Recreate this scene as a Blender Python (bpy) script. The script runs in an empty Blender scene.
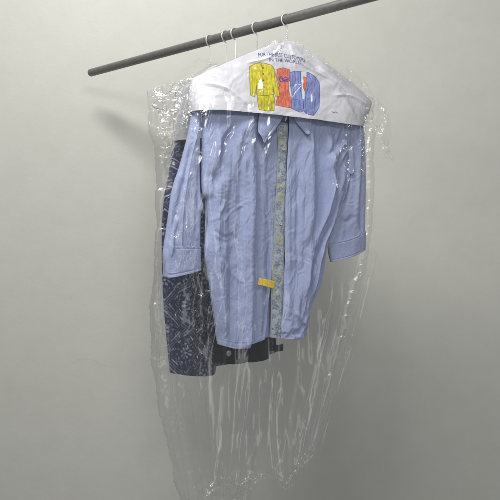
import bpy, math
import numpy as np
from math import radians, sin, cos, pi

# ------------------------------------------------------------------ camera, world, lamps, exposure
S = bpy.context.scene
COL = S.collection
cam_d = bpy.data.cameras.new('camera'); cam = bpy.data.objects.new('camera', cam_d); COL.objects.link(cam)
cam.location = (0, 0, 0); cam.rotation_euler = (radians(90), 0, 0)
cam_d.lens = 36 * 700 / 500; cam_d.sensor_width = 36; cam_d.clip_start = .02; cam_d.clip_end = 60
S.camera = cam
S.render.resolution_x = 1024; S.render.resolution_y = 1024
W = bpy.data.worlds.new('World'); S.world = W; W.use_nodes = True
bg = W.node_tree.nodes['Background']; bg.inputs[0].default_value = (.93, .97, 1, 1); bg.inputs[1].default_value = .185

def lamp(name, loc, target, sx, sy, watt, col):
    d = bpy.data.lights.new(name, 'AREA'); d.shape = 'RECTANGLE'; d.size = sx; d.size_y = sy
    d.energy = watt; d.color = col
    o = bpy.data.objects.new(name, d); COL.objects.link(o); o.location = loc
    from mathutils import Vector
    o.rotation_euler = (Vector(target) - Vector(loc)).to_track_quat('-Z', 'Y').to_euler()
    return o
lamp('ceiling_lamp', (-.62, .62, 1.85), (0.05, 2.1, -.25), 1.1, .5, 58, (1, .988, .965))
lamp('added_glint_light', (.20, -.15, .98), (0.1, 1.9, 0.0), .46, .28, 9, (1, .98, .95))  # added out-of-frame light that puts glints on the film folds
lamp('added_streak_light', (.30, -.25, 0), (0.1, 1.9, 0.0), .40, 2.6, 8, (1, .99, .97))  # added tall light, unseen; mirrors as long streaks in the film and fills from ahead
vs = S.view_settings
vs.view_transform = 'Standard'; vs.look = 'None'; vs.gamma = 1; vs.exposure = -.16; vs.use_curve_mapping = False
S.render.engine = 'CYCLES'
S.cycles.transparent_max_bounces = 24; S.cycles.max_bounces = 6; S.cycles.diffuse_bounces = 3; S.cycles.glossy_bounces = 3
S.cycles.caustics_reflective = False; S.cycles.caustics_refractive = False

F = 700.0
rng = np.random.default_rng(7)

# ------------------------------------------------------------------ numeric helpers
class Plane:
    """upright plane through a point of the floor plan, turned by a; u along it, z up, n towards the viewer's side"""
    def __init__(s, x0, y0, deg):
        s.x0, s.y0, s.c, s.s = x0, y0, cos(radians(deg)), sin(radians(deg))
    def uz(s, px, py):
        k = (np.asarray(px, float) - 250) / F
        u = (k * s.y0 - s.x0) / (s.c - k * s.s)
        y = s.y0 + u * s.s
        return u, (250 - np.asarray(py, float)) / F * y
    def world(s, u, z, n):
        return np.stack([s.x0 + u * s.c + n * s.s, s.y0 + u * s.s - n * s.c, z + 0 * u], -1)

def hashgrid(seed, nx, ny): return np.random.default_rng(seed).random((ny, nx))
def vnoise(x, y, seed=0):
    g = hashgrid(seed, 256, 256)
    xi = np.floor(x).astype(int); yi = np.floor(y).astype(int)
    fx = x - xi; fy = y - yi
    fx = fx * fx * fx * (fx * (fx * 6 - 15) + 10); fy = fy * fy * fy * (fy * (fy * 6 - 15) + 10)
    a = g[yi % 256, xi % 256]; b = g[yi % 256, (xi + 1) % 256]
    c = g[(yi + 1) % 256, xi % 256]; d = g[(yi + 1) % 256, (xi + 1) % 256]
    return (a + (b - a) * fx) * (1 - fy) + (c + (d - c) * fx) * fy - .5
def fbm(x, y, seed=0, o=4):
    r = 0; a = 1
    for i in range(o):
        r = r + a * vnoise(x * 2 ** i + 17.3 * i, y * 2 ** i + 9.1 * i, seed + i); a *= .5
    return r
def ridged(x, y, seed=0, o=3):
    r = 0; a = 1
    for i in range(o):
        r = r + a * (1 - 2 * np.abs(vnoise(x * 2 ** i + 5.7 * i, y * 2 ** i + 3.3 * i, seed + i)) * 2) ; a *= .5
    return r
def tri(x):
    f = x - np.floor(x); return 2 * np.abs(f - .5) - .5
def crumple(x, y, seed=0, k=5):
    """flat facets between sharp creases"""
    g = np.random.default_rng(seed); r = 0; x, y = x + 1.6 * vnoise(x * .6, y * .6, seed + 90), y + 1.6 * vnoise(x * .6 + 9, y * .6, seed + 91)
    for i in range(k):
        th = g.uniform(0, pi); f = g.uniform(.45, 1.3); r = r + tri(f * (x * cos(th) + y * sin(th)) + .9 * vnoise(x * .35, y * .35, seed + i) + g.uniform(0, 1)) / f
    return r / k
def sstep(a, b, x):
    t = np.clip((x - a) / (b - a), 0, 1); return t * t * (3 - 2 * t)

def smooth(pts, n=200):
    P = np.array(pts, float)
    if len(P) == 2:
        t = np.linspace(0, 1, n)[:, None]; return P[0] * (1 - t) + P[1] * t
    Q = np.vstack([2 * P[0] - P[1], P, 2 * P[-1] - P[-2]]); out = []
    for i in range(1, len(Q) - 2):
        t = np.linspace(0, 1, 24, endpoint=False)[:, None]
        a, b, c, d = Q[i - 1], Q[i], Q[i + 1], Q[i + 2]
        out.append(.5 * ((2 * b) + (c - a) * t + (2 * a - 5 * b + 4 * c - d) * t ** 2 + (3 * b - a - 3 * c + d) * t ** 3))
    R = np.vstack(out + [P[-1:]])
    s = np.r_[0, np.cumsum(np.hypot(*np.diff(R, axis=0).T[:2]))]; t = np.linspace(0, s[-1], n)
    return np.stack([np.interp(t, s, R[:, k]) for k in range(R.shape[1])], -1)

def coons(top, bottom, left, right, nu, nv):
    T, B = smooth(top, nu), smooth(bottom, nu); L, R = smooth(left, nv), smooth(right, nv)
    u = np.linspace(0, 1, nu)[None, :, None]; v = np.linspace(0, 1, nv)[:, None, None]
    P = (1 - v) * T[None] + v * B[None] + (1 - u) * L[:, None] + u * R[:, None] - (
        (1 - u) * (1 - v) * T[0] + u * (1 - v) * T[-1] + (1 - u) * v * B[0] + u * v * B[-1])
    return P[..., 0], P[..., 1], u[..., 0] + 0 * v[..., 0], v[..., 0] + 0 * u[..., 0]

def polydist(X, Y, pts, n=24):
    """distance, signed side and run along a smoothed line"""
    P = smooth(pts, n); best = np.full(X.shape, 1e9); sg = np.zeros(X.shape); tt = np.zeros(X.shape)
    for i in range(n - 1):
        a, b = P[i], P[i + 1]; d = b - a; L = d @ d + 1e-9
        t = ((X - a[0]) * d[0] + (Y - a[1]) * d[1]) / L; tc = np.clip(t, 0, 1)
        qx = X - a[0] - tc * d[0]; qy = Y - a[1] - tc * d[1]; q = np.hypot(qx, qy)
        m = q < best
        best = np.where(m, q, best); sg = np.where(m, np.sign(d[0] * (Y - a[1]) - d[1] * (X - a[0])), sg)
        tt = np.where(m, (i + t) / (n - 1), tt)
    return best, sg, tt
def fold(X, Y, pts, w, amp, kind='ridge', fade=.18):
    if kind == 'ridge' and amp < .5: amp = amp * 1.35
    d, s, t = polydist(X, Y, pts)
    f = sstep(-.02, fade, t) * sstep(-.02, fade, 1 - t)
    if kind == 'ridge': return amp * f * np.exp(-(d / w) ** 2)
    if kind == 'sharp': return amp * f * np.exp(-d / w)
    if kind == 'tri':   # straight flanks of slope amp either side of the crease
        return amp * .0025 * f * np.maximum(0, w - d)
    if kind == 'lip':   # tall on one side of the line (positive side), drops over the line
        sd = d * s
        return amp * f * np.where(sd > 0, np.exp(-sd / (w * 4)), np.exp(-(sd / (w * .35)) ** 2))
    return 0

# ------------------------------------------------------------------ mesh helpers
def mesh_obj(name, V, Fq, mat, parent=None, col=None, smooth_=True):
    me = bpy.data.meshes.new(name); V = np.asarray(V, np.float32).reshape(-1, 3)
    Fq = [np.asarray(f, np.int32) for f in (Fq if isinstance(Fq, list) else [Fq]) if len(f)]
    loops = np.concatenate([f.ravel() for f in Fq]); tot = np.concatenate([np.full(len(f), f.shape[1]) for f in Fq])
    start = np.r_[0, np.cumsum(tot)[:-1]]
    me.vertices.add(len(V)); me.vertices.foreach_set('co', V.ravel())
    me.loops.add(len(loops)); me.loops.foreach_set('vertex_index', loops.astype(np.int32))
    me.polygons.add(len(tot)); me.polygons.foreach_set('loop_start', start.astype(np.int32))
    me.polygons.foreach_set('loop_total', tot.astype(np.int32))
    me.update(calc_edges=True); me.validate()
    me.polygons.foreach_set('use_smooth', np.full(len(me.polygons), smooth_))
    if col is not None:
        a = me.color_attributes.new('print', 'FLOAT_COLOR', 'POINT')
        c = np.ones((len(V), 4), np.float32); c[:, :3] = col.reshape(-1, 3); a.data.foreach_set('color', c.ravel())
    if mat: me.materials.append(mat)
    o = bpy.data.objects.new(name, me); COL.objects.link(o)
    if parent: o.parent = parent; o.matrix_parent_inverse = parent.matrix_world.inverted()
    return o
def gridfaces(nv, nu, off=0, flip=False):
    i = np.arange(nv - 1)[:, None] * nu + np.arange(nu - 1)[None]; i = i.ravel() + off
    q = np.stack([i, i + nu, i + nu + 1, i + 1], 1)
    return q[:, ::-1] if flip else q
def stitch(u, v, us=(), vs_=(), depth=.0009):
    g = 0 * u
    for a in us: g = g - depth * np.exp(-((u - a) / .004) ** 2)
    for a in vs_: g = g - depth * np.exp(-((v - a) / .004) ** 2)
    return g
def sheet(name, pl, X, Y, N, mat, parent, col=None, back=None, thick=.0009):
    """a cloth or paper sheet on a plane; back = depth field of the rear face, joined along the sides"""
    u, z = pl.uz(X, Y); V = pl.world(u, z, N); nv, nu = X.shape
    if back is None: back = N - thick
    V2 = pl.world(u, z, back)
    fs = np.concatenate([gridfaces(nv, nu), gridfaces(nv, nu, nv * nu, True)])
    rim = []
    idx = np.arange(nv * nu).reshape(nv, nu); k = nv * nu
    for e, fl in ((idx[0], 0), (idx[-1], 1), (idx[:, 0], 1), (idx[:, -1], 0)):
        q = np.stack([e[:-1], e[1:], e[1:] + k, e[:-1] + k], 1); rim.append(q if fl == 0 else q[:, ::-1])
    Vall = np.concatenate([V.reshape(-1, 3), V2.reshape(-1, 3)])
    c = None if col is None else np.concatenate([col.reshape(-1, 3)] * 2)
    return mesh_obj(name, Vall, [np.concatenate([fs] + rim)], mat, parent, c)
def tube_verts(pts, r, seg=10):
    P = np.asarray(pts, float); n = len(P); T = np.gradient(P, axis=0); T /= np.linalg.norm(T, axis=1)[:, None]
    up = np.array([.13, .31, .94]); A = np.cross(T[0], up); A /= np.linalg.norm(A); V = []
    R = np.full(n, r) if np.isscalar(r) else np.asarray(r)
    for i in range(n):
        A = A - T[i] * (A @ T[i]); A /= np.linalg.norm(A); B = np.cross(T[i], A)
        a = np.linspace(0, 2 * pi, seg, endpoint=False)[:, None]
        V.append(P[i] + R[i] * (np.cos(a) * A + np.sin(a) * B))
    V = np.concatenate(V); i = np.arange(n - 1)[:, None] * seg; j = np.arange(seg)[None]; j2 = (j + 1) % seg
    q = np.stack([(i + j).ravel(), (i + j2).ravel(), (i + seg + j2).ravel(), (i + seg + j).ravel()], 1)
    m = len(V); V = np.vstack([V, P[0], P[-1]])
    t = [[m, (k + 1) % seg, k] for k in range(seg)] + [[m + 1, m - seg + k, m - seg + (k + 1) % seg] for k in range(seg)]
    return V, q, np.array(t)
def tubes(name, lst, mat, parent=None):
    VV, Q, T, o = [], [], [], 0
    for pts, r in lst:
        V, q, t = tube_verts(pts, r); VV.append(V); Q.append(q + o); T.append(t + o); o += len(V)
    return mesh_obj(name, np.vstack(VV), [np.vstack(Q), np.vstack(T)], mat, parent)
def tag(o, label=None, cat=None, group=None, kind=None):
    if label: o['label'] = label
    if cat: o['category'] = cat
    if group: o['group'] = group
    if kind: o['kind'] = kind
    return o
def empty(name, loc, label, cat, group=None):
    o = bpy.data.objects.new(name, None); COL.objects.link(o); o.location = loc; o.empty_display_size = .05
    bpy.context.view_layer.update(); return tag(o, label, cat, group)

# ------------------------------------------------------------------ materials
def mat(name):
    m = bpy.data.materials.new(name); m.use_nodes = True; nt = m.node_tree
    return m, nt, nt.nodes['Principled BSDF'], nt.nodes['Material Output']
def N(nt, t, **k):
    n = nt.nodes.new(t)
    for a, v in k.items():
        if a in n.inputs: n.inputs[a].default_value = v
        else: setattr(n, a, v)
    return n
def coords(nt, scale=(1, 1, 1)):
    g = N(nt, 'ShaderNodeNewGeometry'); mp = N(nt, 'ShaderNodeMapping'); mp.inputs['Scale'].default_value = scale
    nt.links.new(g.outputs['Position'], mp.inputs['Vector']); return mp.outputs[0]
def noise(nt, sc, det=4, scale=(1, 1, 1), rough=.55):
    n = N(nt, 'ShaderNodeTexNoise', Scale=sc, Detail=det, Roughness=rough); nt.links.new(coords(nt, scale), n.inputs['Vector']); return n
def ramp(nt, src, stops):
    r = N(nt, 'ShaderNodeValToRGB'); e = r.color_ramp.elements
    while len(e) < len(stops): e.new(.5)
    for i, (p, c) in enumerate(stops): e[i].position = p; e[i].color = (*c, 1)
    nt.links.new(src, r.inputs[0]); return r.outputs[0]
def bump(nt, src, strength, dist, b, normal=None):
    n = N(nt, 'ShaderNodeBump', Strength=strength, Distance=dist); nt.links.new(src, n.inputs['Height'])
    if normal: nt.links.new(normal, n.inputs['Normal'])
    if b: nt.links.new(n.outputs[0], b.inputs['Normal'])
    return n.outputs[0]

def cloth_mat(name, c1, c2, attr=False, rough=.85, weave=1300, wr=.35):
    m, nt, b, out = mat(name)
    n1 = noise(nt, 150, 4, (1, 1, .12)); n2 = noise(nt, weave, 2, (1, 1, .35)); n3 = noise(nt, weave, 2, (.3, .3, 1.3))
    mixn = N(nt, 'ShaderNodeMath', operation='ADD'); nt.links.new(n2.outputs[0], mixn.inputs[0]); nt.links.new(n3.outputs[0], mixn.inputs[1])
    mm = N(nt, 'ShaderNodeMath', operation='MULTIPLY'); mm.inputs[1].default_value = .5; nt.links.new(mixn.outputs[0], mm.inputs[0])
    cr = ramp(nt, mm.outputs[0], [(.38, c1), (.62, c2)])
    cr2 = ramp(nt, n1.outputs[0], [(.3, (.90, .90, .92)), (.7, (1, 1, 1))])
    mx = N(nt, 'ShaderNodeMix', data_type='RGBA', blend_type='MULTIPLY'); mx.inputs[0].default_value = 1
    nt.links.new(cr, mx.inputs[6]); nt.links.new(cr2, mx.inputs[7]); last = mx.outputs[2]
    if attr:
        at = N(nt, 'ShaderNodeAttribute', attribute_name='print')
        m2 = N(nt, 'ShaderNodeMix', data_type='RGBA', blend_type='MULTIPLY'); m2.inputs[0].default_value = 1
        nt.links.new(last, m2.inputs[6]); nt.links.new(at.outputs[0], m2.inputs[7]); last = m2.outputs[2]
    nt.links.new(last, b.inputs['Base Color']); b.inputs['Roughness'].default_value = rough
    b.inputs['Specular IOR Level'].default_value = .25
    if 'Sheen Weight' in b.inputs: b.inputs['Sheen Weight'].default_value = .15
    w = noise(nt, 130, 5, (1, 1, .7), .62)
    x = bump(nt, w.outputs[0], wr, .0035, None)
    bump(nt, mm.outputs[0], .25, .0006, b, x)
    return m
BLUE = cloth_mat('blue_chambray', (.33, .385, .60), (.46, .52, .74))
TRIM = cloth_mat('trim_cloth', (.8, .8, .8), (1, 1, 1), attr=True)
TEAL = cloth_mat('blue_facing', (.33, .41, .58), (.42, .50, .66))
NAVY = cloth_mat('navy_print', (.8, .8, .8), (1, 1, 1), attr=True, rough=.75)
BLACKC = cloth_mat('black_cloth', (.012, .013, .018), (.03, .03, .036))

def film_mat(name='clear_film', haze=.010, bstr=.12):
    m, nt, b, out = mat(name); nt.nodes.remove(b)
    w1 = noise(nt, 16, 3, (1, 1, .25), .5); w2 = noise(nt, 90, 3, (1, 1, .6), .6)
    wv = N(nt, 'ShaderNodeTexVoronoi', Scale=26, feature='DISTANCE_TO_EDGE')
    dn = noise(nt, 14, 3); mv = N(nt, 'ShaderNodeMix', data_type='VECTOR'); mv.inputs[0].default_value = .12
    nt.links.new(coords(nt, (1, 1, .5)), mv.inputs[4]); nt.links.new(dn.outputs[1], mv.inputs[5]); nt.links.new(mv.outputs[1], wv.inputs['Vector'])
    mr = N(nt, 'ShaderNodeMath', operation='MINIMUM'); mr.inputs[1].default_value = .12; nt.links.new(wv.outputs[0], mr.inputs[0])
    x = bump(nt, w1.outputs[0], bstr, .02, None)
    x = bump(nt, mr.outputs[0], .04, .012, None, x)
    lw = N(nt, 'ShaderNodeLayerWeight', Blend=.5); nt.links.new(x, lw.inputs['Normal'])
    pw = N(nt, 'ShaderNodeMath', operation='POWER'); pw.inputs[1].default_value = 4; nt.links.new(lw.outputs['Facing'], pw.inputs[0])
    ma = N(nt, 'ShaderNodeMath', operation='MULTIPLY_ADD'); ma.inputs[1].default_value = .8; ma.inputs[2].default_value = .046
    nt.links.new(pw.outputs[0], ma.inputs[0])
    gl = N(nt, 'ShaderNodeBsdfGlossy', Roughness=.16); gl.inputs[0].default_value = (1, 1, 1, 1); nt.links.new(x, gl.inputs['Normal'])
    tr = N(nt, 'ShaderNodeBsdfTransparent'); tr.inputs[0].default_value = (.985, .985, .985, 1)
    df = N(nt, 'ShaderNodeBsdfDiffuse'); df.inputs[0].default_value = (.85, .86, .87, 1); nt.links.new(x, df.inputs['Normal'])
    pw2 = N(nt, 'ShaderNodeMath', operation='MULTIPLY_ADD'); pw2.inputs[1].default_value = .65; pw2.inputs[2].default_value = haze
    nt.links.new(pw.outputs[0], pw2.inputs[0])
    m1 = N(nt, 'ShaderNodeMixShader'); nt.links.new(pw2.outputs[0], m1.inputs[0]); nt.links.new(tr.outputs[0], m1.inputs[1]); nt.links.new(df.outputs[0], m1.inputs[2])
    m2 = N(nt, 'ShaderNodeMixShader'); nt.links.new(ma.outputs[0], m2.inputs[0]); nt.links.new(m1.outputs[0], m2.inputs[1]); nt.links.new(gl.outputs[0], m2.inputs[2])
    nt.links.new(m2.outputs[0], out.inputs[0]); return m
FILM = film_mat()

def paper_mat():
    m, nt, b, out = mat('printed_paper')
    at = N(nt, 'ShaderNodeAttribute', attribute_name='print'); n1 = noise(nt, 40, 4)
    c = ramp(nt, n1.outputs[0], [(.3, (.93, .93, .93)), (.7, (1, 1, 1))])
    mx = N(nt, 'ShaderNodeMix', data_type='RGBA', blend_type='MULTIPLY'); mx.inputs[0].default_value = 1
    nt.links.new(at.outputs[0], mx.inputs[6]); nt.links.new(c, mx.inputs[7]); nt.links.new(mx.outputs[2], b.inputs['Base Color'])
    b.inputs['Roughness'].default_value = .6; b.inputs['Specular IOR Level'].default_value = .3
    bump(nt, n1.outputs[0], .12, .002, b); return m
PAPER = paper_mat()
def simple(name, c, rough=.5, metal=0, ns=60, bs=.15, var=.85):
    m, nt, b, out = mat(name); n1 = noise(nt, ns, 5)
    nt.links.new(ramp(nt, n1.outputs[0], [(.3, tuple(v * var for v in c)), (.7, c)]), b.inputs['Base Color'])
    b.inputs['Roughness'].default_value = rough; b.inputs['Metallic'].default_value = metal
    bump(nt, n1.outputs[0], bs, .001, b); return m
STEEL = simple('rod_metal', (.24, .235, .225), .42, .55, 120, .1, .72)
WIRE = simple('hanger_wire', (.88, .88, .87), .3, .6, 200, .05)
PLAST = simple('black_plastic', (.02, .02, .022), .3)
BUTTON = simple('pale_button', (.6, .6, .55), .4)
def tag_paper():
    m, nt, b, out = mat('yellow_tag_paper')
    n1 = noise(nt, 260, 2, (1, 1, 1.6))
    nt.links.new(ramp(nt, n1.outputs[0], [(.36, (.60, .30, .03)), (.45, (.84, .60, .06)), (.7, (.88, .66, .09))]), b.inputs['Base Color'])
    b.inputs['Roughness'].default_value = .6; return m
YTAG = tag_paper()

# ------------------------------------------------------------------ wall
m, nt, b, out = mat('wall_paint')
n1 = noise(nt, 1.6, 5); n2 = noise(nt, 14, 6, rough=.65); n3 = noise(nt, 160, 3)
c1 = ramp(nt, n1.outputs[0], [(.3, (.545, .548, .50)), (.7, (.57, .573, .525))])
c2 = ramp(nt, n2.outputs[0], [(.35, (.965, .965, .96)), (.65, (1, 1, 1))])
mx = N(nt, 'ShaderNodeMix', data_type='RGBA', blend_type='MULTIPLY'); mx.inputs[0].default_value = 1
nt.links.new(c1, mx.inputs[6]); nt.links.new(c2, mx.inputs[7])
# a few thin hairline scratches
vn = N(nt, 'ShaderNodeTexVoronoi', Scale=1.1, feature='DISTANCE_TO_EDGE')
dn = noise(nt, 2.5, 5); mv = N(nt, 'ShaderNodeMix', data_type='VECTOR'); mv.inputs[0].default_value = .35
nt.links.new(coords(nt), mv.inputs[4]); nt.links.new(dn.outputs[1], mv.inputs[5]); nt.links.new(mv.outputs[1], vn.inputs['Vector'])
gate = noise(nt, 3.1, 2)
ck = ramp(nt, vn.outputs[0], [(0, (0, 0, 0)), (.003, (1, 1, 1))]); gt = ramp(nt, gate.outputs[0], [(.60, (1, 1, 1)), (.66, (0, 0, 0))])
mxs = N(nt, 'ShaderNodeMath', operation='MAXIMUM'); nt.links.new(ck, mxs.inputs[0]); nt.links.new(gt, mxs.inputs[1])
cc = ramp(nt, mxs.outputs[0], [(0, (.93, .93, .93)), (1, (1, 1, 1))])
mx2 = N(nt, 'ShaderNodeMix', data_type='RGBA', blend_type='MULTIPLY'); mx2.inputs[0].default_value = 1
nt.links.new(mx.outputs[2], mx2.inputs[6]); nt.links.new(cc, mx2.inputs[7])
nt.links.new(mx2.outputs[2], b.inputs['Base Color']); b.inputs['Roughness'].default_value = .55
x = bump(nt, n2.outputs[0], .25, .004, None); bump(nt, n3.outputs[0], .2, .001, b, x)
WALLM = m
WY = 2.33
gx, gz = np.meshgrid(np.linspace(-3, 3, 121), np.linspace(1.9, -2.1, 81))
gy = WY + .004 * fbm(gx * 1.3, gz * 1.3, 5)
V = np.stack([gx, gy, gz], -1).reshape(-1, 3); V2 = V.copy(); V2[:, 1] = WY + .12
wall = mesh_obj('wall', np.vstack([V, V2]), [gridfaces(81, 121), gridfaces(81, 121, 81 * 121, True)], WALLM)
tag(wall, 'plain grey green painted wall behind the hanging clothes', 'wall', kind='structure')

# ------------------------------------------------------------------ rod and hangers
RZ = 0.5563
R0 = np.array([-.503, 2.2, RZ]); RD = np.array([.757, -.654, 0]); RR = .0117
rod_r = [.0, .006, .0098, RR]; rod_s = [-.0005, .0, .0012, .004]
pts = [R0 + RD * s for s in rod_s] + [R0 + RD * s for s in np.linspace(.01, 1.9, 60)]
V, q, t = tube_verts(pts, [1e-4, .006, .0098, RR] + [RR] * 60, 32)
rod = mesh_obj('hanging_rod', V, [q, t], STEEL)
tag(rod, 'dark grey round metal rod sloping across the top with the hangers on it', 'rod')

def rod_at(px):
    k = (px - 250) / F
    t = (k * R0[1] - R0[0]) / (RD[0] - k * RD[1]); return R0 + RD * t
def hanger(px, deg, label, drop=.19, half=.205, lean=0., shank=.052):
    p = rod_at(px); pl = Plane(p[0], p[1], deg)
    R = RR + .0032; cz = RZ + RR - R + .0016
    a = np.radians(np.r_[np.linspace(-90, -90, 1), np.linspace(-92, -350, 40)])
    arc = [(R * cos(x), cz + R * sin(x)) for x in a]
    neck = cz - shank
    arc = [(lean * .004, neck)] + [(0.0005, neck + .02), (0, cz - R - .006)] + arc[1:]
    arc = smooth(arc, 90)
    H = pl.world(arc[:, 0], arc[:, 1], np.zeros(len(arc)))
    zb = RZ - drop
    body = smooth([(0, neck + .004), (-.02, neck - .008), (-half * .55, neck - .058), (-half * .95, zb + .016), (-half, zb + .006), (-half + .012, zb)], 60)
    bar = smooth([(-half + .012, zb), (0, zb + .002), (half - .012, zb)], 20)
    bod2 = body[::-1].copy(); bod2[:, 0] *= -1
    loop = np.vstack([body, bar[1:-1], bod2])
    B = pl.world(loop[:, 0], loop[:, 1], np.zeros(len(loop)))
    tw = np.linspace(0, 1, 60); twz = neck - .008 + .032 * tw
    Tw = pl.world(.0021 * np.cos(tw * 40), twz, .0021 * np.sin(tw * 40))
    e = empty('wire_hanger', (p[0], p[1], zb), label, 'hanger', 'wire hangers on the rod')
    tubes('hook', [(H, .0015)], WIRE, e); tubes('wire_frame', [(B, .0011), (Tw, .0009)], WIRE, e)
    return pl, p
PR, pR = hanger(210, 50, 'wire hanger farthest left on the rod, holding the navy printed shirt', shank=.080, drop=.21)
P2, p2 = hanger(226, 45, 'second wire hanger from the left on the rod, close to the third', half=.135, shank=.095, drop=.225)
P3, p3 = hanger(235.5, 40, 'third wire hanger from the left, just right of its close neighbour', half=.13, shank=.09, drop=.215)
P4, p4 = hanger(257, 34, 'fourth wire hanger from the left, alone above the paper cover slope', half=.15, shank=.085, drop=.21)
PF, pF = hanger(287, 25, 'rightmost wire hanger, carrying the blue shirt under the paper cover')

# ------------------------------------------------------------------ blue shirt
shirt = empty('blue_shirt', (pF[0], pF[1], -.2), 'light blue button shirt with short cuffed sleeves and floral placket under the clear bag', 'shirt')
def wr(X, Y, a=1., s=0):   # small cloth wrinkles shared by all pieces
    warp = 6 * fbm(X / 30, Y / 30, 40 + s, 2)
    return a * (.0016 * ridged((X + warp) / 26, (Y - warp) / 70, 3 + s, 2) + .0019 * crumple((X + warp) / 4.2, (Y - warp) / 7, 60 + s, 5) + .0040 * crumple((X + warp) / 11, (Y - warp) / 24, 66 + s, 5)
                + .0036 * crumple((X - warp) / 16, (Y + warp) / 120, 69 + s, 4))
dome = lambda u, p=4: (1 - np.abs(2 * u - 1) ** p)

# back panel (inside seen at the neck)
X, Y, u, v = coons([(203, 104), (250, 88), (278, 80), (300, 84), (352, 108)], [(217, 342), (250, 342), (304, 331)],
                   [(203, 104), (203, 160), (206, 205), (205, 250), (210, 290), (217, 342)], [(352, 108), (352, 150), (344, 190), (333, 225), (324, 246), (318, 285), (304, 331)], 90, 130)
sheet('back_panel', PF, X, Y, -.016 * dome(u) - .002 + wr(X, Y, .6, 9), BLUE, shirt)

# left front panel
X, Y, u, v = coons([(202, 104), (240, 92), (262, 86), (274, 96)], [(217, 344), (232, 347.5), (247, 346.5), (252, 344), (264, 339)],
                   [(202, 104), (201.2, 150), (201.8, 190), (206.5, 202), (207, 225), (204, 250), (209, 285), (213, 312), (217, 344)],
                   [(274, 96), (278, 135), (276, 170), (273.5, 220), (270.5, 270), (267, 310), (264, 339)], 300, 520)
crease = [(250, 118), (252.5, 160), (251.5, 210), (250, 270), (247, 348)]
d, s, t = polydist(X, Y, crease, 40)
side = sstep(-1.6, 1.6, d * s)      # 1 left of the crease, 0 right
Nf = .002 + .022 * np.minimum(1, (u / .09)) ** .5 * side + (1 - side) * .003
Nf += side * fold(X, Y, [(246, 118), (247, 200), (245, 345)], 4.5, .007, fade=.02)
Nf += fold(X, Y, [(243, 118), (232, 150), (223, 200)], 6, .006) + fold(X, Y, [(232, 120), (222, 145), (212, 190)], 5, -.006)
Nf += fold(X, Y, [(226, 122), (214, 150), (209, 178)], 4.5, .006) + fold(X, Y, [(238, 160), (236, 230), (229, 340)], 7, -.005)
Nf += fold(X, Y, [(222, 180), (220, 260), (222, 340)], 6, .004) + fold(X, Y, [(209, 237), (220, 242), (236, 236)], 3.5, -.0022)
Nf += fold(X, Y, [(210, 215), (222, 213), (236, 208)], 3, -.0015) + fold(X, Y, [(208, 262), (222, 268), (238, 262)], 4, .0012)
Nf += fold(X, Y, [(214, 290), (228, 300), (244, 296)], 3.5, -.001)
Nf += (1 - side) * (fold(X, Y, [(262, 130), (262, 200), (258, 340)], 3.5, .005) + fold(X, Y, [(268, 240), (266, 300), (262, 338)], 1.6, -.005))
for P_, w_, a_ in [([(213, 118), (216, 180), (214, 250), (222, 340)], 5, .55), ([(231, 120), (226, 200), (228, 280), (226, 344)], 6, -.45), ([(240, 150), (241, 240), (238, 344)], 4, .5), ([(221, 200), (215, 215), (208, 222)], 3, .45),
                   ([(209, 230), (220, 237), (232, 234)], 3, -.4), ([(240, 205), (228, 212), (220, 222)], 2.5, .35), ([(214, 258), (226, 270), (240, 284)], 3, .3)]:
    Nf += side * fold(X, Y, P_, w_, a_, 'tri', .1)
Nf -= (1 - side) * .016 * np.exp(-d / 2.6) * sstep(118, 135, Y)
Nf += wr(X, Y, 1.1, 0)
Nf = np.where(Y < 124, np.minimum(Nf, .021 + .012 * sstep(112, 124, Y)), Nf)
hem = sstep(.968, .972, v); Nf -= .0010 * hem * (1 - hem) * 8 * .3 - .0006 * hem
sheet('front_panel', PF, X, Y, Nf + stitch(u, v, (.955,), (.978,)), BLUE, shirt)

# right front panel
X, Y, u, v = coons([(288, 98), (310, 90), (330, 98), (352, 110)], [(278.5, 338), (295, 338), (304, 334)],
                   [(288, 98), (285.6, 135), (284, 170), (282.6, 210), (281.6, 260), (278.5, 338)],
                   [(352, 110), (351, 150), (344, 190), (333, 225), (325, 246), (320, 280), (309, 308), (304, 334)], 300, 520)
Nf = .012 + .010 * dome(u, 3) * np.minimum(1, (1 - u) / .2) ** .5
Nf += fold(X, Y, [(287, 120), (285.2, 180), (283, 335)], 3.2, .004, fade=.02) + fold(X, Y, [(297, 130), (295, 200), (294, 300)], 2.6, -.006)
Nf += fold(X, Y, [(303, 132), (305, 200), (300, 260)], 4.5, .006) + fold(X, Y, [(314, 128), (316, 170), (314, 230), (302, 300)], 4.5, -.008)
Nf += fold(X, Y, [(324, 128), (326, 160), (325, 200), (311, 242), (296, 310)], 3.6, .012) + fold(X, Y, [(338, 150), (331, 190), (322, 222), (303, 300)], 3., -.008)
Nf += fold(X, Y, [(342, 165), (335, 195), (322, 240), (306, 300)], 3.2, .008)
Nf += fold(X, Y, [(345, 140), (334, 152), (328, 168)], 3, .006) + fold(X, Y, [(340, 128), (334, 142), (322, 160)], 3, -.006)
Nf += fold(X, Y, [(300, 322), (294, 330), (287, 334)], 2.6, -.004) + fold(X, Y, [(306, 312), (298, 325), (290, 330)], 2.4, .003) + fold(X, Y, [(288, 310), (296, 318), (304, 330)], 2.2, .003)
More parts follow.
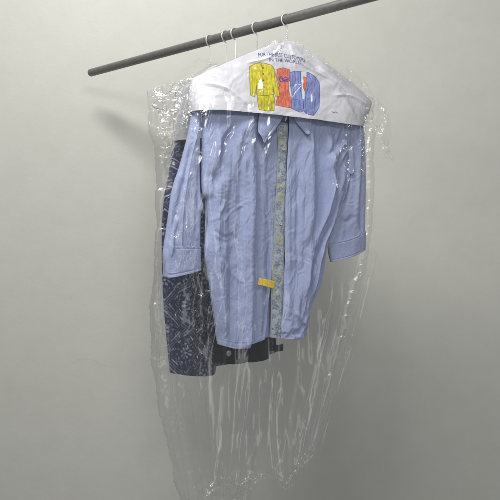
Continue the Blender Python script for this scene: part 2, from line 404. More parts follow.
for P_, w_, a_ in [([(296, 130), (297, 200), (292, 330)], 3.5, .6), ([(307, 128), (308, 200), (301, 300)], 4, .6), ([(318, 130), (320, 180), (312, 240), (300, 310)], 4, -.6), ([(330, 170), (322, 210), (308, 262), (297, 320)], 3.5, .8),
                   ([(336, 128), (330, 150), (322, 172)], 3.5, .6), ([(348, 146), (338, 160), (328, 190)], 3, .7), ([(341, 186), (332, 214), (318, 250), (308, 300)], 3, .7), ([(326, 236), (318, 262), (312, 292)], 3, -.6)]:
    Nf += fold(X, Y, P_, w_, a_, 'tri', .12)
Nf += wr(X, Y, 1.1, 5)
Nf = np.where(Y < 134, np.minimum(Nf, .021 + .012 * sstep(120, 134, Y)), Nf)
Nf += .003 * sstep(290, 335, Y) * ridged((X + Y * .5) / 9, (Y - X * .4) / 14, 77, 2)
sheet('front_panel', PF, X, Y, Nf + stitch(u, v, (.05, .20), (.978,)), BLUE, shirt)

# placket with the small flower print
X, Y, u, v = coons([(275, 122), (287, 124)], [(268.5, 337), (279.5, 338)],
                   [(275, 122), (276, 150), (274, 200), (271.5, 240), (270, 290), (268.5, 337)],
                   [(287, 124), (285.5, 150), (284, 200), (283, 240), (282, 290), (279.5, 338)], 110, 1100)
col = np.zeros(X.shape + (3,)); col[:] = (.54, .60, .66)
r2 = np.random.default_rng(3)
def blot(cx, cy, r, c, k=.35, petals=0, ph=0):
    dx, dy = X - cx, Y - cy; rr = np.hypot(dx, dy) + 1e-6; th = np.arctan2(dy, dx)
    R = r * (1 + (k * np.cos(petals * th + ph) if petals else k * np.cos(2 * th + ph)))
    mk = .8 * sstep(.6, -.6, rr - R)[..., None]; col[:] = col * (1 - mk) + np.array(c) * mk
fl = [(.22, .30, .48), (.60, .58, .34), (.18, .23, .40), (.34, .38, .28), (.70, .72, .70), (.30, .38, .56), (.56, .57, .42)]
yy = 112.
while yy < 338:
    xc0 = np.interp(yy, [108, 175, 220, 300, 338], [281, 280, 278, 276, 274])
    for k in range(7):
        blot(xc0 + r2.uniform(-7, 7), yy + r2.uniform(-3, 3), r2.uniform(.5, 1.3), fl[r2.integers(len(fl))], .4, 0, r2.uniform(0, 6))
    f = fl[r2.choice([0, 1, 5, 0, 2])]; cx = xc0 + r2.uniform(-4, 4); blot(cx, yy, r2.uniform(1.7, 2.6), f, .35, 5, r2.uniform(0, 6)); blot(cx, yy, .7, (.7, .66, .3))
    yy += r2.uniform(3.4, 5.0)
edge = sstep(.07, .09, u) * sstep(.07, .09, 1 - u); edge2 = 1 - np.exp(-((u - .13) / .02) ** 2) * .3 - np.exp(-((u - .87) / .02) ** 2) * .3
col *= (edge2)[..., None]; col[:] = col * edge[..., None] + np.array((.42, .45, .42)) * (1 - edge[..., None])
pk = sheet('placket', PF, X, Y, .008 + .0015 * dome(u, 6) + wr(X, Y, .45, 3) + .0012 * np.sin(Y / 7) , TRIM, shirt, col)
pk['label'] = 'button placket lined with small blue and yellow flowers'
# buttons on the placket
def disc(name, pl, px, py, n, r, matl, parent, th=.0016, seg=24):
    u0, z0 = pl.uz(px, py); V = []; a = np.linspace(0, 2 * pi, seg, endpoint=False)
    for rr, dn in ((1e-4, .3), (.35, .35), (.6, .8), (.85, 1), (1, .6), (1, -.6)):
        V.append(pl.world(u0 + r * rr * np.cos(a), z0 + r * rr * np.sin(a), np.full(seg, n + th * dn)))
    V = np.concatenate(V); k = 6; i = np.arange(k - 1)[:, None] * seg; j = np.arange(seg)[None]; j2 = (j + 1) % seg
    return mesh_obj(name, V, [np.stack([(i + j).ravel(), (i + seg + j).ravel(), (i + seg + j2).ravel(), (i + j2).ravel()], 1)], matl, parent)
for py in (150, 187, 224, 304):
    disc('button', PF, np.interp(py, [150, 304], [281, 275.5]), py, .0125, .0035, BUTTON, shirt)

# collar: two leaves and the band round the neck
def leaf(top, bottom, left, right, n0, n1, seed):
    X, Y, u, v = coons(top, bottom, left, right, 60, 60)
    sheet('collar_leaf', PF, X, Y, n0 + (n1 - n0) * v + .003 * np.sin(u * 3) + .0012 * fbm(X / 6, Y / 6, seed) - .001 * (np.exp(-((v - .88) / .03) ** 2) + np.exp(-((u - .14) / .03) ** 2) + np.exp(-((u - .86) / .03) ** 2)), BLUE, shirt, thick=.0016)
leaf([(259, 100), (281, 106)], [(252, 134), (258, 145)], [(259, 100), (254, 118), (252, 134)], [(281, 106), (277, 121), (258, 145)], .020, .034, 4)
leaf([(288, 104), (306, 104)], [(300.5, 137), (303, 136)], [(288, 104), (289, 120), (300.5, 137)], [(306, 104), (306, 122), (303, 136)], .020, .034, 8)
X, Y, u, v = coons([(266, 92), (283, 84), (302, 94)], [(268, 112), (283, 121), (300, 113)], [(266, 92), (268, 112)], [(302, 94), (300, 113)], 60, 30)
sheet('collar_band', PF, X, Y, -.012 + .012 * np.abs(2 * u - 1) ** 2, BLUE, shirt, thick=.0018)

# sleeves (tubes flattened on the hanger) with cuffs
def cyl(u, f, b): return f * np.sqrt(np.clip(1 - (2 * u - 1) ** 2, 0, 1)) ** .8, -b * np.sqrt(np.clip(1 - (2 * u - 1) ** 2, 0, 1))
X, Y, u, v = coons([(194, 104), (201, 100)], [(164.5, 271), (166.5, 276.5), (183, 273.5), (200, 269)],
                   [(194, 104), (188, 135), (180, 165), (172, 190), (167, 225), (163.5, 250), (164.5, 271)],
                   [(201, 100), (199.6, 150), (200, 190), (202.8, 206), (200.5, 216), (200, 240), (200, 269)], 160, 420)
f_, b_ = cyl(u, .014, .016)
Nf = f_ + wr(X, Y, .9, 12) * np.minimum(1, 8 * u * (1 - u)) + fold(X, Y, [(197, 125), (189, 160), (182, 200), (179, 245), (179, 272)], 1.8, .005, 'sharp', .05)
Nf += fold(X, Y, [(192, 140), (184, 175), (175, 215), (172, 245)], 2.6, -.004) + fold(X, Y, [(198, 150), (196, 200), (194, 240)], 2.2, -.003)
Nf += fold(X, Y, [(176, 215), (172, 232), (168, 262)], 2, .004)
sl = sheet('sleeve', PF, X, Y, Nf, BLUE, shirt, back=b_ - .0005)
def cuff(X, Y, u, v, front, back):
    m = np.sqrt(np.clip(1 - (2 * u - 1) ** 2, 0, 1)) ** .8
    return sheet('cuff', PF, X, Y, front * m + .0016 + wr(X, Y, .5, 21) * np.minimum(1, 8 * u * (1 - u)) + 1.3 * (stitch(u, v) - .0008 * (np.exp(-((v - .08) / .02) ** 2) + np.exp(-((v - .90) / .02) ** 2))), BLUE, sl, back=-back * m - .001)
X, Y, u, v = coons([(164, 246), (180, 246.5), (200.6, 247)], [(164.5, 272), (166.5, 277.5), (183, 274.5), (200.8, 270)],
                   [(164, 246), (163, 255), (164.5, 272)], [(200.6, 247), (200.3, 255), (200.8, 270)], 120, 70)
cu = cuff(X, Y, u, v, .0175, .018)
X, Y, u, v = coons([(342, 106), (356, 110)], [(331, 260.5), (348, 255.5), (364, 248)],
                   [(342, 106), (344, 150), (338, 190), (330, 215), (327, 238), (331, 260.5)],
                   [(356, 110), (363, 128), (365, 160), (365, 210), (364, 248)], 160, 420)
f_, b_ = cyl(u, .013, .016)
Nf = f_ + wr(X, Y, 1.1, 31) * np.minimum(1, 8 * u * (1 - u)) + fold(X, Y, [(346, 125), (349, 150), (347, 175), (340, 215)], 2, -.008)
Nf += fold(X, Y, [(355, 130), (357, 170), (352, 225)], 3, .005) + fold(X, Y, [(361, 150), (358, 190), (359, 235)], 2, -.004) + fold(X, Y, [(334, 215), (343, 222), (352, 215)], 2.5, -.004)
sl = sheet('sleeve', PF, X, Y, Nf, BLUE, shirt, back=b_ - .0005)
X, Y, u, v = coons([(328.4, 243), (346, 239), (365, 231)], [(331, 262), (348, 257), (364.5, 249.5)],
                   [(328.4, 243), (328.8, 252), (331, 262)], [(365, 231), (365, 240), (364.5, 249.5)], 120, 70)
cuff(X, Y, u, v, .0165, .018)
# sleeve tab
X, Y, u, v = coons([(344.5, 150), (349.5, 150)], [(345.5, 173), (347.5, 175), (350, 173)], [(344.5, 150), (345.5, 173)], [(349.5, 150), (350, 173)], 16, 50)
sheet('sleeve_tab', PF, X, Y, .0185 + 0 * u, BLUE, sl, thick=.0015)
# yellow ticket
X, Y, u, v = coons([(254.5, 277.5), (270.5, 281)], [(253, 284), (268.5, 288)], [(254.5, 277.5), (253, 284)], [(270.5, 281), (268.5, 288)], 30, 16)
t_ = sheet('laundry_ticket', PF, X, Y, .026 + .003 * np.sin(u * 2.5), YTAG, shirt, thick=.0004)
t_['label'] = 'small yellow orange paper laundry ticket'

# ------------------------------------------------------------------ paper cover with the printed suits
SC = 8; CX0, CY0, CW, CH = 184, 38, 192, 96
canvas = np.zeros((CH * SC, CW * SC, 3)); canvas[:] = (.72, .72, .765)
gy_, gx_ = np.mgrid[0:CH * SC, 0:CW * SC]; gx_ = gx_ / SC + CX0; gy_ = gy_ / SC + CY0
def inpoly(P, X=None, Y=None):
    X = gx_ if X is None else X; Y = gy_ if Y is None else Y
    c = np.zeros(X.shape, bool); n = len(P)
    for i in range(n):
        x1, y1 = P[i]; x2, y2 = P[(i + 1) % n]
        if y1 == y2: continue
        c ^= ((Y < y1) != (Y < y2)) & (X < (x2 - x1) * (Y - y1) / (y2 - y1) + x1)
    return c
def paint(mask, c, a=1.): canvas[mask] = canvas[mask] * (1 - a) + np.array(c) * a
def stroke(P, w, c, a=.85):
    P = np.array(P, float); x0, y0 = P.min(0) - w - 1; x1, y1 = P.max(0) + w + 1
    sx = slice(max(0, int((x0 - CX0) * SC)), int((x1 - CX0) * SC)); sy = slice(max(0, int((y0 - CY0) * SC)), int((y1 - CY0) * SC))
    gx, gy = gx_[sy, sx], gy_[sy, sx]; best = np.full(gx.shape, 9e9)
    for i in range(len(P) - 1):
        a_, b_ = P[i], P[i + 1]; dd = b_ - a_; t = np.clip(((gx - a_[0]) * dd[0] + (gy - a_[1]) * dd[1]) / (dd @ dd + 1e-9), 0, 1)
        best = np.minimum(best, np.hypot(gx - a_[0] - t * dd[0], gy - a_[1] - t * dd[1]))
    k = (sstep(w * .5 + .12, w * .5 - .12, best) * a)[..., None]; canvas[sy, sx] = canvas[sy, sx] * (1 - k) + np.array(c) * k
Z5 = lambda L: [(230 + x / 5, 40 + y / 5) for x, y in L]
def garment(L, c, ink, w=.55):
    P = Z5(L); mk = inpoly(P)
    tex = fbm(gx_ * .9, gy_ * .35, 91, 3)[..., None]; canvas[mk] = (np.array(c) * (1 + .5 * tex))[mk]
    stroke(smooth(P + [P[0]], 120) if False else P + [P[0]], w, ink)
YEL, YIN = (.62, .55, .03), (.10, .09, .02)
garment([(230, 150), (262, 142), (292, 152), (300, 180), (286, 215), (282, 250), (292, 300), (296, 345), (255, 340), (215, 330), (228, 280), (236, 230), (228, 190)], (.78, .20, .12), (.25, .05, .05))
for L in ([(240, 160), (238, 230), (228, 330)], [(285, 160), (268, 230), (262, 335)], [(262, 240), (250, 330)], [(275, 250), (282, 340)]): stroke(Z5(L), .4, (.30, .05, .05), .7)
for L in ([(238, 195), (250, 185), (258, 200), (270, 188), (284, 196), (280, 212), (262, 206), (246, 214), (238, 195)], [(255, 200), (266, 212), (275, 200)], [(245, 192), (262, 208)], [(280, 200), (262, 204)]):
    stroke(Z5(L), 1.0, (.08, .06, .28), .9)
garment([(130, 270), (205, 270), (212, 300), (206, 358), (168, 360), (134, 352), (128, 310)], YEL, YIN)
garment([(97, 135), (118, 124), (148, 116), (172, 118), (205, 130), (218, 150), (226, 200), (238, 285), (218, 290), (206, 240), (210, 276), (168, 282), (126, 278), (128, 230), (116, 290), (94, 280), (96, 200)], (.70, .62, .04), YIN)
for L in ([(158, 118), (160, 278)], [(128, 150), (126, 278)], [(200, 150), (207, 270)], [(110, 150), (106, 280)], [(216, 170), (224, 285)], [(148, 117), (160, 140), (172, 118)],
          [(165, 285), (160, 356)], [(190, 285), (195, 350)], [(145, 290), (146, 350)], [(135, 250), (150, 250)], [(172, 250), (192, 250)]): stroke(Z5(L), .38, YIN, .7)
for yy in (142, 172, 205, 238): P = Z5([(162, yy), (163, yy + 1)]); stroke(P, 1.7, (.25, .06, .02), .95)
BC, BI = (.25, .30, .60), (.04, .05, .22)
garment([(290, 168), (318, 158), (350, 160), (352, 200), (350, 360), (330, 366), (298, 350), (288, 345), (298, 280), (292, 220)], BC, BI)
garment([(352, 162), (390, 165), (418, 185), (438, 215), (436, 270), (428, 340), (412, 362), (396, 382), (365, 376), (350, 362), (350, 250)], BC, BI)
paint(inpoly(Z5([(350, 162), (378, 162), (372, 215), (356, 300), (348, 300)])), (.78, .78, .82))
garment([(362, 185), (376, 190), (374, 225), (362, 262), (354, 240), (360, 212)], (.75, .16, .10), (.25, .04, .04), .4)
for L in ([(318, 160), (322, 220), (312, 350)], [(335, 165), (332, 355)], [(305, 180), (308, 340)], [(348, 165), (342, 250), (346, 300)], [(380, 168), (386, 215), (360, 300), (362, 370)], [(400, 220), (412, 300), (396, 378)],
          [(420, 200), (408, 250)], [(372, 300), (395, 296)], [(300, 300), (325, 302)], [(385, 175), (402, 215), (372, 260)]): stroke(Z5(L), .42, BI, .75)
# lettering
def text_tris(body, size):
    cu = bpy.data.curves.new('t', 'FONT'); cu.body = body; cu.size = size; cu.space_character = 1.0; cu.resolution_u = 3
    o = bpy.data.objects.new('t', cu); COL.objects.link(o); bpy.context.view_layer.update()
    me = o.evaluated_get(bpy.context.evaluated_depsgraph_get()).to_mesh(); me.calc_loop_triangles()
    V = np.array([v.co[:2] for v in me.vertices]); T = np.array([t.vertices[:] for t in me.loop_triangles])
    o.to_mesh_clear(); bpy.data.objects.remove(o); bpy.data.curves.remove(cu); return V, T
def write(body, x0, x1, ybase, h, c, a=.8):
    V, T = text_tris(body, 1.0); w = V[:, 0].max() - V[:, 0].min()
    V, T = np.vstack([V, V + (.035, 0)]), np.vstack([T, T + len(V)])
    x = x0 + (V[:, 0] - V[:, 0].min()) / w * (x1 - x0); y = ybase(x) - V[:, 1] * h
    P = np.stack([x, y], 1)
    for t in T:
        p = P[t]; lo = p.min(0); hi = p.max(0)
        sx = slice(int((lo[0] - CX0) * SC), int((hi[0] - CX0) * SC) + 2); sy = slice(int((lo[1] - CY0) * SC), int((hi[1] - CY0) * SC) + 2)
        X, Y = gx_[sy, sx], gy_[sy, sx]
        if X.size == 0: continue
        mk = inpoly([tuple(q) for q in p], X, Y); canvas[sy, sx][mk] = np.array(c) * a + canvas[sy, sx][mk] * (1 - a)
write('FOR THE BEST CUSTOMERS', 259, 304.5, lambda x: 57.2 + .0042 * (x - 275) ** 2 + .075 * (x - 277), 5.6, (.03, .03, .22), .95)
write('IN THE WORLD', 269, 300, lambda x: 62.3 + .003 * (x - 282) ** 2 + .085 * (x - 277), 5.0, (.03, .03, .22), .95)
stroke([(328, 112.5), (330, 113.4), (332, 112.6), (334, 113.8)], .8, (.1, .1, .12), .8)

def cape(name, pl, top, bottom, left, right, nu, nv, printed, label, n0=.022, n1=.044):
    X, Y, u, v = coons(top, bottom, left, right, nu, nv)
    Nf = n0 * .5 + (n0 * .5 + (n1 - n0) * v) * (1 - np.abs(2 * u - 1) ** 8) ** .7 + .0025 * np.cos(u * 9) * v + .0016 * fbm(X / 40, Y / 30, 15, 2)
    Nf += (.0032 * crumple(X / 22, Y / 20, 19, 5) + .0010 * crumple(X / 7, Y / 8, 20, 5)) * sstep(0, .2, v)
    for P_, w_, a_ in [([(196, 84), (222, 92), (246, 112)], 3, .35), ([(208, 76), (222, 100), (224, 114)], 2.5, -.3), ([(320, 80), (335, 98), (350, 124)], 3, .4), ([(325, 98), (345, 98), (364, 108)], 2.5, .4),
                       ([(285, 46), (296, 66), (330, 84)], 2.2, .35), ([(280, 46), (264, 60), (240, 66)], 2.2, .35), ([(285, 46), (288, 60), (290, 72)], 1.8, .3)]:
        Nf += fold(X, Y, P_, w_, a_, 'tri', .2)
    Y = Y + .5 * fbm(X / 9, Y * 0, 16, 3) * v
    if printed:
        ix = np.clip(((X + 5 - CX0) * SC).astype(int), 0, CW * SC - 1); iy = np.clip(((Y - 2.2 - CY0) * SC).astype(int), 0, CH * SC - 1)
        c = canvas[iy, ix]
    else: c = np.zeros(X.shape + (3,)) + np.array((.55, .55, .58))  # unprinted paper; the shade behind the front bag is put into this grey
    a_, b_ = pl.uz(X, Y); k = nu * nv; idx = np.arange(k).reshape(nv, nu); rim = []
    V = np.concatenate([pl.world(a_, b_, Nf).reshape(-1, 3), pl.world(a_, b_, -.004 - (n1 * .4) * v * (1 - np.abs(2 * u - 1) ** 8) ** .7).reshape(-1, 3)])
    for ed in (idx[0], idx[:, 0][::-1], idx[:, -1]): rim.append(np.stack([ed[:-1], ed[1:], ed[1:] + k, ed[:-1] + k], 1))
    o = mesh_obj(name, V, [np.concatenate([gridfaces(nv, nu), gridfaces(nv, nu, k, True)] + rim)], PAPER, None, np.concatenate([c.reshape(-1, 3)[:, :], np.zeros((k, 3)) + c.max()]))
    return tag(o, label, 'garment cover', 'paper garment covers')
cape('paper_cover', PF, [(191.5, 79), (225, 64), (262, 49), (276, 45.5), (288, 44), (300, 51), (325, 68), (347, 84), (368, 101)],
     [(190, 112.5), (225, 114), (260, 117), (310, 123), (340, 126.5), (361, 127.5)],
     [(191.5, 79), (189.5, 95), (190, 112.5)], [(368, 101), (369, 106), (361, 127.5)], 640, 330, True,
     'white paper shoulder cover printed with a yellow suit, red dress and blue jacket')
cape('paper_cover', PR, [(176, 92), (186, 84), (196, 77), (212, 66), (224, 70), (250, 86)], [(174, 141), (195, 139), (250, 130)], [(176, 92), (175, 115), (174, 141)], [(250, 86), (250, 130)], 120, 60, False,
     'plain paper cover with its shade painted in as grey, half hidden behind the left end of the printed one', .03, .05)

# ------------------------------------------------------------------ navy printed shirt behind, on the leftmost hanger
navy = empty('printed_shirt', (pR[0], pR[1], -.3), 'navy blue shirt with white bandana print hanging behind the blue shirt on the left', 'shirt')
def bandana(u, z):
    c = np.zeros(u.shape + (3,)); c[:] = (.010, .018, .085)
    P = .125; U = u + .166 + .0; Zz = z + .198
    wob = .0022 * fbm(u * 60, z * 60, 70, 2); U = U + wob; Zz = Zz - wob
    a = (U + Zz) / P; b = (U - Zz) / P
    fa = a - np.round(a); fb = b - np.round(b)
    L = np.maximum(np.abs(fa), np.abs(fb))
    ink = np.zeros(u.shape)
    broken = (vnoise(u * 90, z * 90, 33) > -.17)
    ink = np.maximum(ink, sstep(.022, .012, np.abs(L - .40)) * broken * .9)
    ink = np.maximum(ink, sstep(.013, .006, np.abs(L - .47)) * .35)
    xr = fa * P; yr = fb * P; r = np.hypot(xr, yr); th = np.arctan2(yr, xr)
    ink = np.maximum(ink, sstep(.0055, .004, np.abs(r - .0)) * .9)
    pet = np.abs(r - .0165) / .0065; k = np.abs((th * 8 / (2 * pi)) % 1 - .5)
    ink = np.maximum(ink, ((pet ** 2 + (k / .28) ** 2) < 1) * .75)
    r2_ = np.abs(r - .034) / .0035; k2 = np.abs((th * 12 / (2 * pi)) % 1 - .5)
    ink = np.maximum(ink, ((r2_ ** 2 + (k2 / .2) ** 2) < 1) * .5)
    # small motifs between
    q = P / 5.; gx1 = (U / q) % 1 - .5; gz1 = (Zz / q) % 1 - .5; rr = np.hypot(gx1, gz1)
    ink = np.maximum(ink, (np.abs(rr - .28) < .05) * (vnoise(u * 40, z * 40, 12) > .12) * .45 * (L > .2))
    sp = vnoise(u * 420, z * 420, 55) * .6
    ink = np.maximum(ink, (sp > .2) * .22)
    ink *= .55 + .7 * (vnoise(u * 200, z * 200, 5) + .5) * .8
    ink = .95 * np.clip(ink, 0, 1)[..., None]
    return c * (1 - ink) + np.array((.50, .54, .66)) * ink
X, Y, u, v = coons([(177, 134), (188, 116), (212, 100), (245, 100), (276, 108)], [(170, 373), (190, 375.5), (208, 374), (213, 366), (232, 361), (258, 356), (276, 352)],
                   [(177, 134), (170.5, 160), (164, 200), (162, 240), (163.5, 300), (170, 373)], [(276, 108), (278, 200), (276, 352)], 420, 620)
Nf = .022 * dome(u, 4) + fold(X, Y, [(170, 130), (176, 220), (182, 300), (186, 372)], 4, .008) + fold(X, Y, [(182, 150), (192, 240), (200, 330)], 4, -.009)
Nf += fold(X, Y, [(195, 230), (207, 300), (208, 372)], 3.5, .010) + fold(X, Y, [(212, 300), (214, 350), (213, 372)], 2.5, -.010) + fold(X, Y, [(174, 280), (180, 330), (184, 370)], 2.5, -.005)
Nf += 1.6 * wr(X, Y, 1, 44) * np.minimum(1, 8 * u * (1 - u))
uu, zz = PR.uz(X, Y)
sheet('shirt_body', PR, X, Y, Nf, NAVY, navy, bandana(uu, zz), back=-.02 * dome(u, 4) - .001)
# dark garment whose hem shows under the blue shirt
dark = empty('black_shirt', (p2[0], p2[1], -.25), 'black garment whose hem with a pale button shows just below the blue shirt', 'shirt')
X, Y, u, v = coons([(205, 112), (250, 96), (282, 106)], [(214, 361.5), (228, 363.5), (243, 362), (256, 360.5), (268, 358)],
                   [(205, 112), (212, 230), (214, 361.5)], [(282, 106), (274, 230), (268, 358)], 200, 300)
Nf = .018 * dome(u, 4) + wr(X, Y, 1, 50) + fold(X, Y, [(243, 300), (243, 363)], 2, -.008, fade=.02) + fold(X, Y, [(233, 300), (234, 363)], 3, .005)
sheet('shirt_body', P2, X, Y, Nf, BLACKC, dark, back=-.015 * dome(u, 4) - .001)
disc('button', P2, 222.5, 352.5, .024, .0075, BUTTON, dark)
X, Y, u, v = coons([(260, 332), (268, 331)], [(261, 350), (272, 349)], [(260, 332), (261, 342), (261, 350)], [(268, 331), (268, 343), (274, 346), (272, 349)], 30, 40)
k_ = sheet('belt_tab', P2, X, Y, .03 + .002 * fbm(X / 4, Y / 4, 5), PLAST, dark, thick=.003)
X, Y, u, v = coons([(266, 344), (274, 343)], [(266, 350.5), (274, 349.5)], [(266, 344), (266, 350.5)], [(274, 343), (274, 349.5)], 12, 12)
sheet('buckle', P2, X, Y, .035 + .001 * fbm(X / 3, Y / 3, 5), PLAST, dark, thick=.003)

# ------------------------------------------------------------------ clear garment bags
def bag(pl, top, bottom, left, right, nu, nv, nfun, bfun, label, pleats=()):
    X, Y, u, v = coons(top, bottom, left, right, nu, nv)
    e = (1 - np.abs(2 * u - 1) ** 4) ** .8 * np.minimum(1, v / .11) ** .8
    Nf = nfun(X, Y, u, v, e); Nb = bfun(X, Y, u, v, e)
    # sideways shake of the outline
    sh = 2.2 * fbm(Y / 22 + 3, u * 3, 81, 3) + 1.0 * fbm(Y / 6, u * 9, 82, 2)
    X = X + sh * (.3 + np.abs(2 * u - 1) ** 4) ; 
    uu, zz = pl.uz(X, Y); V = np.concatenate([pl.world(uu, zz, Nf).reshape(-1, 3), pl.world(uu, zz, Nb).reshape(-1, 3)])
    idx = np.arange(nu * nv).reshape(nv, nu); k = nu * nv; rim = []
    for ed in (idx[0], idx[:, 0][::-1], idx[:, -1]): rim.append(np.stack([ed[:-1], ed[1:], ed[1:] + k, ed[:-1] + k], 1))
    fs = [gridfaces(nv, nu), gridfaces(nv, nu, k, True)] + rim; VV = [V]; off = len(V)
    for i, (line, w, n0, cr) in enumerate(pleats):      # gathered folds of film lying on the front face
        L = smooth(line, 160); t = np.linspace(0, 1, 160)[:, None]; q = np.linspace(-1, 1, 22)[None]
        T = np.gradient(L, axis=0); T /= np.linalg.norm(T, axis=1)[:, None]
        ww = w * .5 * (.35 + .65 * np.sin(pi * np.clip(t, .02, .98)) ** .6) * (1 + .5 * fbm(t * 5, q * 0, 300 + i, 2))
        PX = L[:, :1] - T[:, 1:] * ww * q + 1.2 * fbm(t * 9, q, 310 + i, 2); PY = L[:, 1:] + T[:, :1] * ww * q + 0 * t
        nn = n0 + .0045 * (1 - q ** 2) + .002 * crumple(q * 1.5 + 3, t * 1.2 + i, 320 + i, 4) + cr * (.5 * crumple(PX / 6, PY / 9, 330 + i, 5) + .08 * crumple(PX / 2.4, PY / 3, 340 + i, 4))
        a_, b_ = pl.uz(PX, PY); VV.append(pl.world(a_, b_, nn).reshape(-1, 3)); fs.append(gridfaces(160, 22, off)); off += 160 * 22
    o = mesh_obj('garment_bag', np.concatenate(VV), [np.concatenate(fs)], FILM)
    return tag(o, label, 'garment bag', 'clear plastic garment bags')
def bump2(X, Y, cx, cy, rx, ry): return np.exp(-((X - cx) / rx) ** 2 - ((Y - cy) / ry) ** 2)

def front_n(X, Y, u, v, e):
    n = .004 + .052 * e
    w = 10 * fbm(X / 50, Y / 60, 24, 2)
    n = n + e * (.011 * (1 - .7 * sstep(310, 370, Y)) * fbm((X + w) / 16, Y / 130, 11, 2) + .030 * sstep(300, 380, Y) * fbm((X + (Y - 300) * .24 * (X - 240) / 60 + w) / 24, Y / 420, 13, 1) + .012 * crumple((X + w + (Y - 300) * .22 * sstep(240, 330, Y) * (X > 262)) / 13, Y / 300, 14, 5) * (.35 - .3 * sstep(300, 360, Y)))                      # long falling folds
    n = n + e * .006 * ridged((X + (Y - 300) * .28 * sstep(240, 330, Y) * (X > 270) + w) / 12, Y / 140, 13, 2) * sstep(230, 300, Y) * sstep(262, 300, X) * .35
    n = n + e * .009 * crumple((X + w + Y * .3) / 15, (Y - X * .2) / 34, 17, 5) * (1 - .75 * sstep(320, 370, Y)) * (.4 + .6 * sstep(-.1, .3, fbm(X / 40, Y / 50, 23, 2)))
    cr = bump2(X, Y, 372, 122, 20, 36) + .9 * bump2(X, Y, 187, 95, 9, 22) + .45 * bump2(X, Y, 175, 255, 14, 26) + .5 * bump2(X, Y, 285, 50, 24, 9) + .45 * bump2(X, Y, 335, 160, 22, 40)
    cr += .8 * sstep(455, 490, Y) + .8 * bump2(X, Y, 306, 450, 12, 14)
    n = n + cr * (.040 * crumple(X / 9, Y / 13, 29, 6) + .008 * crumple(X / 3.5, Y / 5, 31, 5))
    K = [([(270, 122), (262, 140), (252, 166)], 3.6, .5), ([(216, 146), (210, 162), (205, 194)], 3.4, .5), ([(250, 118), (240, 136), (233, 160)], 2.4, .5),
         ([(261, 134), (259, 141), (254, 146)], 3, .5), ([(346, 186), (326, 222), (308, 258), (294, 318)], 3.0, .45), ([(184, 172), (175, 205), (170, 250)], 3.6, .5),
         ([(181, 225), (174, 250), (166, 274)], 4.0, .5), ([(304, 46), (301, 90), (302, 128)], 1.8, .5), ([(259, 98), (256, 108), (250, 124)], 1.6, .45),
         ([(344, 70), (356, 90), (366, 104)], 2.5, .5), ([(352, 120), (340, 138), (326, 150)], 2.2, .5), ([(352, 150), (342, 165), (333, 185)], 2.2, .5), ([(356, 236), (346, 240), (340, 246)], 2, .5),
         ([(206, 112), (200, 135), (196, 160)], 2.0, .5), ([(376, 150), (384, 160), (388, 164)], 3, .6),
         ([(375, 250), (350, 330), (318, 440)], 4, .5), ([(360, 250), (338, 330), (303, 455)], 4, .5), ([(345, 262), (325, 330), (296, 460)], 3, .5), ([(335, 268), (312, 360), (288, 470)], 4, .5),
         ([(318, 300), (305, 380), (283, 475)], 4, .45), ([(240, 360), (232, 420), (222, 480)], 4, .5), ([(262, 365), (258, 420), (262, 470)], 3.5, .5), ([(215, 372), (212, 430), (205, 485)], 4, .5)]
    msk = 0 * X; add = 0 * X
    for P, w_, a in K:
        msk = np.maximum(msk, fold(X, Y, P, w_ * 1.3, 1., 'ridge', .12)); add = add + fold(X, Y, P, w_, a, 'tri', .12)
    base = .004 + .052 * e
    n = base + (n - base) * (1 - .55 * msk) + add
    return n
def front_b(X, Y, u, v, e):
    return -.004 - .04 * e + e * (.008 * fbm(X / 14, Y / 90, 51, 3) + .004 * ridged(X / 20, Y / 60, 52, 2)) 
bag(PF, [(187, 79), (225, 62), (262, 46.5), (276, 43), (288, 41), (302, 48), (330, 67), (352, 83), (372, 99)],
    [(198, 494), (212, 482), (226, 490), (240, 478), (252, 470), (264, 472), (277, 484), (291, 466), (308, 450)],
    [(187, 79), (180, 110), (170, 160), (161, 210), (156, 262), (162, 330), (176, 400), (188, 455), (198, 494)],
    [(371, 99), (374, 125), (373, 175), (371, 225), (364, 270), (350, 322), (334, 378), (321, 421), (308, 450)], 560, 900, front_n, front_b,
    'clear crinkled plastic bag over the light blue shirt and printed cover',
    [([(346, 262), (328, 340), (300, 452)], 9, .058, 0), ([(364, 252), (345, 330), (309, 446)], 6, .052, 0), ([(322, 290), (306, 380), (286, 468)], 11, .060, 0), ([(336, 272), (318, 350), (292, 462)], 7, .064, 0),
     ([(240, 366), (234, 420), (226, 480)], 11, .060, 0), ([(262, 362), (261, 420), (264, 468)], 7, .060, 0), ([(216, 370), (212, 430), (205, 486)], 9, .056, 0),
     ([(368, 100), (376, 120), (378, 160)], 12, .030, .03), ([(356, 118), (352, 140), (350, 178)], 7, .052, .03), ([(364, 112), (372, 140), (384, 162)], 6, .035, .03), ([(338, 72), (352, 84), (367, 100)], 8, .030, .02),
     ([(258, 54), (272, 47), (286, 44)], 7, .024, .03), ([(284, 44), (296, 50), (308, 60)], 7, .024, .03), ([(277, 46), (274, 56), (266, 68)], 5, .030, .02), ([(292, 48), (298, 60), (312, 74)], 5, .032, .02), ([(310, 58), (326, 72), (344, 84)], 6, .03, .02),
     ([(199, 493), (213, 483), (226, 489), (240, 478), (252, 471), (264, 473), (277, 484)], 3, .03, .012), ([(277, 484), (291, 467), (308, 450)], 3.5, .03, .012), ([(363, 272), (350, 322), (334, 378), (309, 448)], 3.5, .02, .006),
     ([(199, 488), (215, 474), (232, 480)], 8, .045, .03), ([(232, 482), (244, 470), (256, 468)], 7, .045, .03), ([(290, 462), (300, 452), (308, 446)], 9, .04, .03),
     ([(190, 82), (188, 96), (184, 116)], 6, .030, .02), ([(178, 190), (172, 225), (170, 262)], 8, .046, .02)])

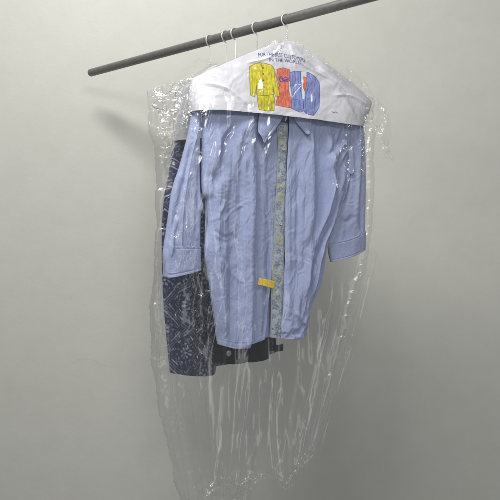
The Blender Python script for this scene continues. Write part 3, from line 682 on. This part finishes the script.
def rear_n(X, Y, u, v, e):
    n = .004 + .040 * e; w = 8 * fbm(X / 50, Y / 60, 124, 2)
    n = n + e * (.010 * (1 - .6 * sstep(330, 380, Y)) * fbm((X + w) / 12, Y / 130, 111, 2) + .026 * sstep(320, 390, Y) * fbm((X + w) / 20, Y / 420, 113, 1) + .010 * (1 - .85 * sstep(330, 380, Y)) * crumple((X + w) / 11, Y / 260, 114, 5) * (1 - .5 * sstep(350, 400, Y))) + e * .009 * crumple((X + w) / 10, (Y + w) / 26, 117, 5) * (1 - .75 * sstep(340, 390, Y))
    cr = bump2(X, Y, 162, 110, 20, 34) + .7 * bump2(X, Y, 185, 84, 26, 10) + .5 * bump2(X, Y, 195, 290, 22, 26) + .35 * bump2(X, Y, 190, 340, 30, 40) + .6 * sstep(470, 500, Y)
    n = n + cr * (.050 * crumple(X / 8, Y / 12, 129, 6) + .010 * crumple(X / 3.2, Y / 4.5, 131, 5))
    for P, w_, a in [([(158, 200), (160, 300), (166, 400), (182, 500)], 3, .8), ([(170, 376), (176, 430), (186, 500)], 3, .8), ([(200, 268), (192, 290), (182, 322)], 3.6, .9), ([(210, 276), (206, 288), (204, 300)], 3, .9),
                     ([(176, 300), (170, 312), (166, 322)], 3, .9), ([(188, 378), (192, 430), (196, 500)], 3, .8), ([(152, 96), (158, 110), (166, 122)], 3.4, .9), ([(178, 84), (176, 100), (164, 122)], 3, .9),
                     ([(160, 86), (170, 92), (186, 84)], 3, .8), ([(170, 118), (164, 140), (160, 170)], 3, .9), ([(196, 80), (184, 88), (176, 96)], 2.4, .8), ([(150, 330), (158, 350), (164, 372)], 3, .7)]:
        n = n + fold(X, Y, P, w_, a, 'tri', .15)
    return n
def rear_b(X, Y, u, v, e): return -.004 - .035 * e + e * .006 * fbm(X / 12, Y / 80, 151, 3)
bag(PR, [(149, 90), (162, 85), (180, 80), (198, 71), (212, 64), (232, 70), (262, 84)],
    [(184, 512), (196, 504), (212, 510), (228, 500), (246, 504)],
    [(149, 90), (151, 125), (156, 170), (157, 215), (154, 270), (152, 335), (158, 395), (170, 455), (184, 512)],
    [(262, 84), (272, 160), (278, 260), (272, 350), (260, 430), (246, 504)], 420, 900, rear_n, rear_b,
    'clear crumpled plastic bag around the navy printed shirt at the left',
    [([(151, 92), (156, 118), (164, 150)], 13, .030, .05), ([(160, 86), (168, 104), (172, 132)], 14, .040, .05), ([(186, 80), (172, 92), (158, 100)], 12, .036, .05), ([(198, 74), (184, 82), (168, 88)], 9, .03, .05),
     ([(182, 84), (178, 104), (172, 128)], 9, .046, .05), ([(154, 130), (158, 160), (160, 200)], 8, .036, .03), ([(200, 268), (192, 292), (184, 316)], 8, .048, .04), ([(210, 262), (208, 282), (202, 302)], 6, .048, .04),
     ([(154, 262), (152, 335), (158, 395), (170, 455), (183, 508)], 3, .015, .006), ([(158, 330), (162, 400), (180, 500)], 8, .03, .01), ([(172, 380), (178, 430), (190, 500)], 10, .045, 0), ([(188, 380), (192, 430), (198, 500)], 8, .045, 0), ([(190, 492), (206, 488), (228, 494)], 8, .045, .04)])
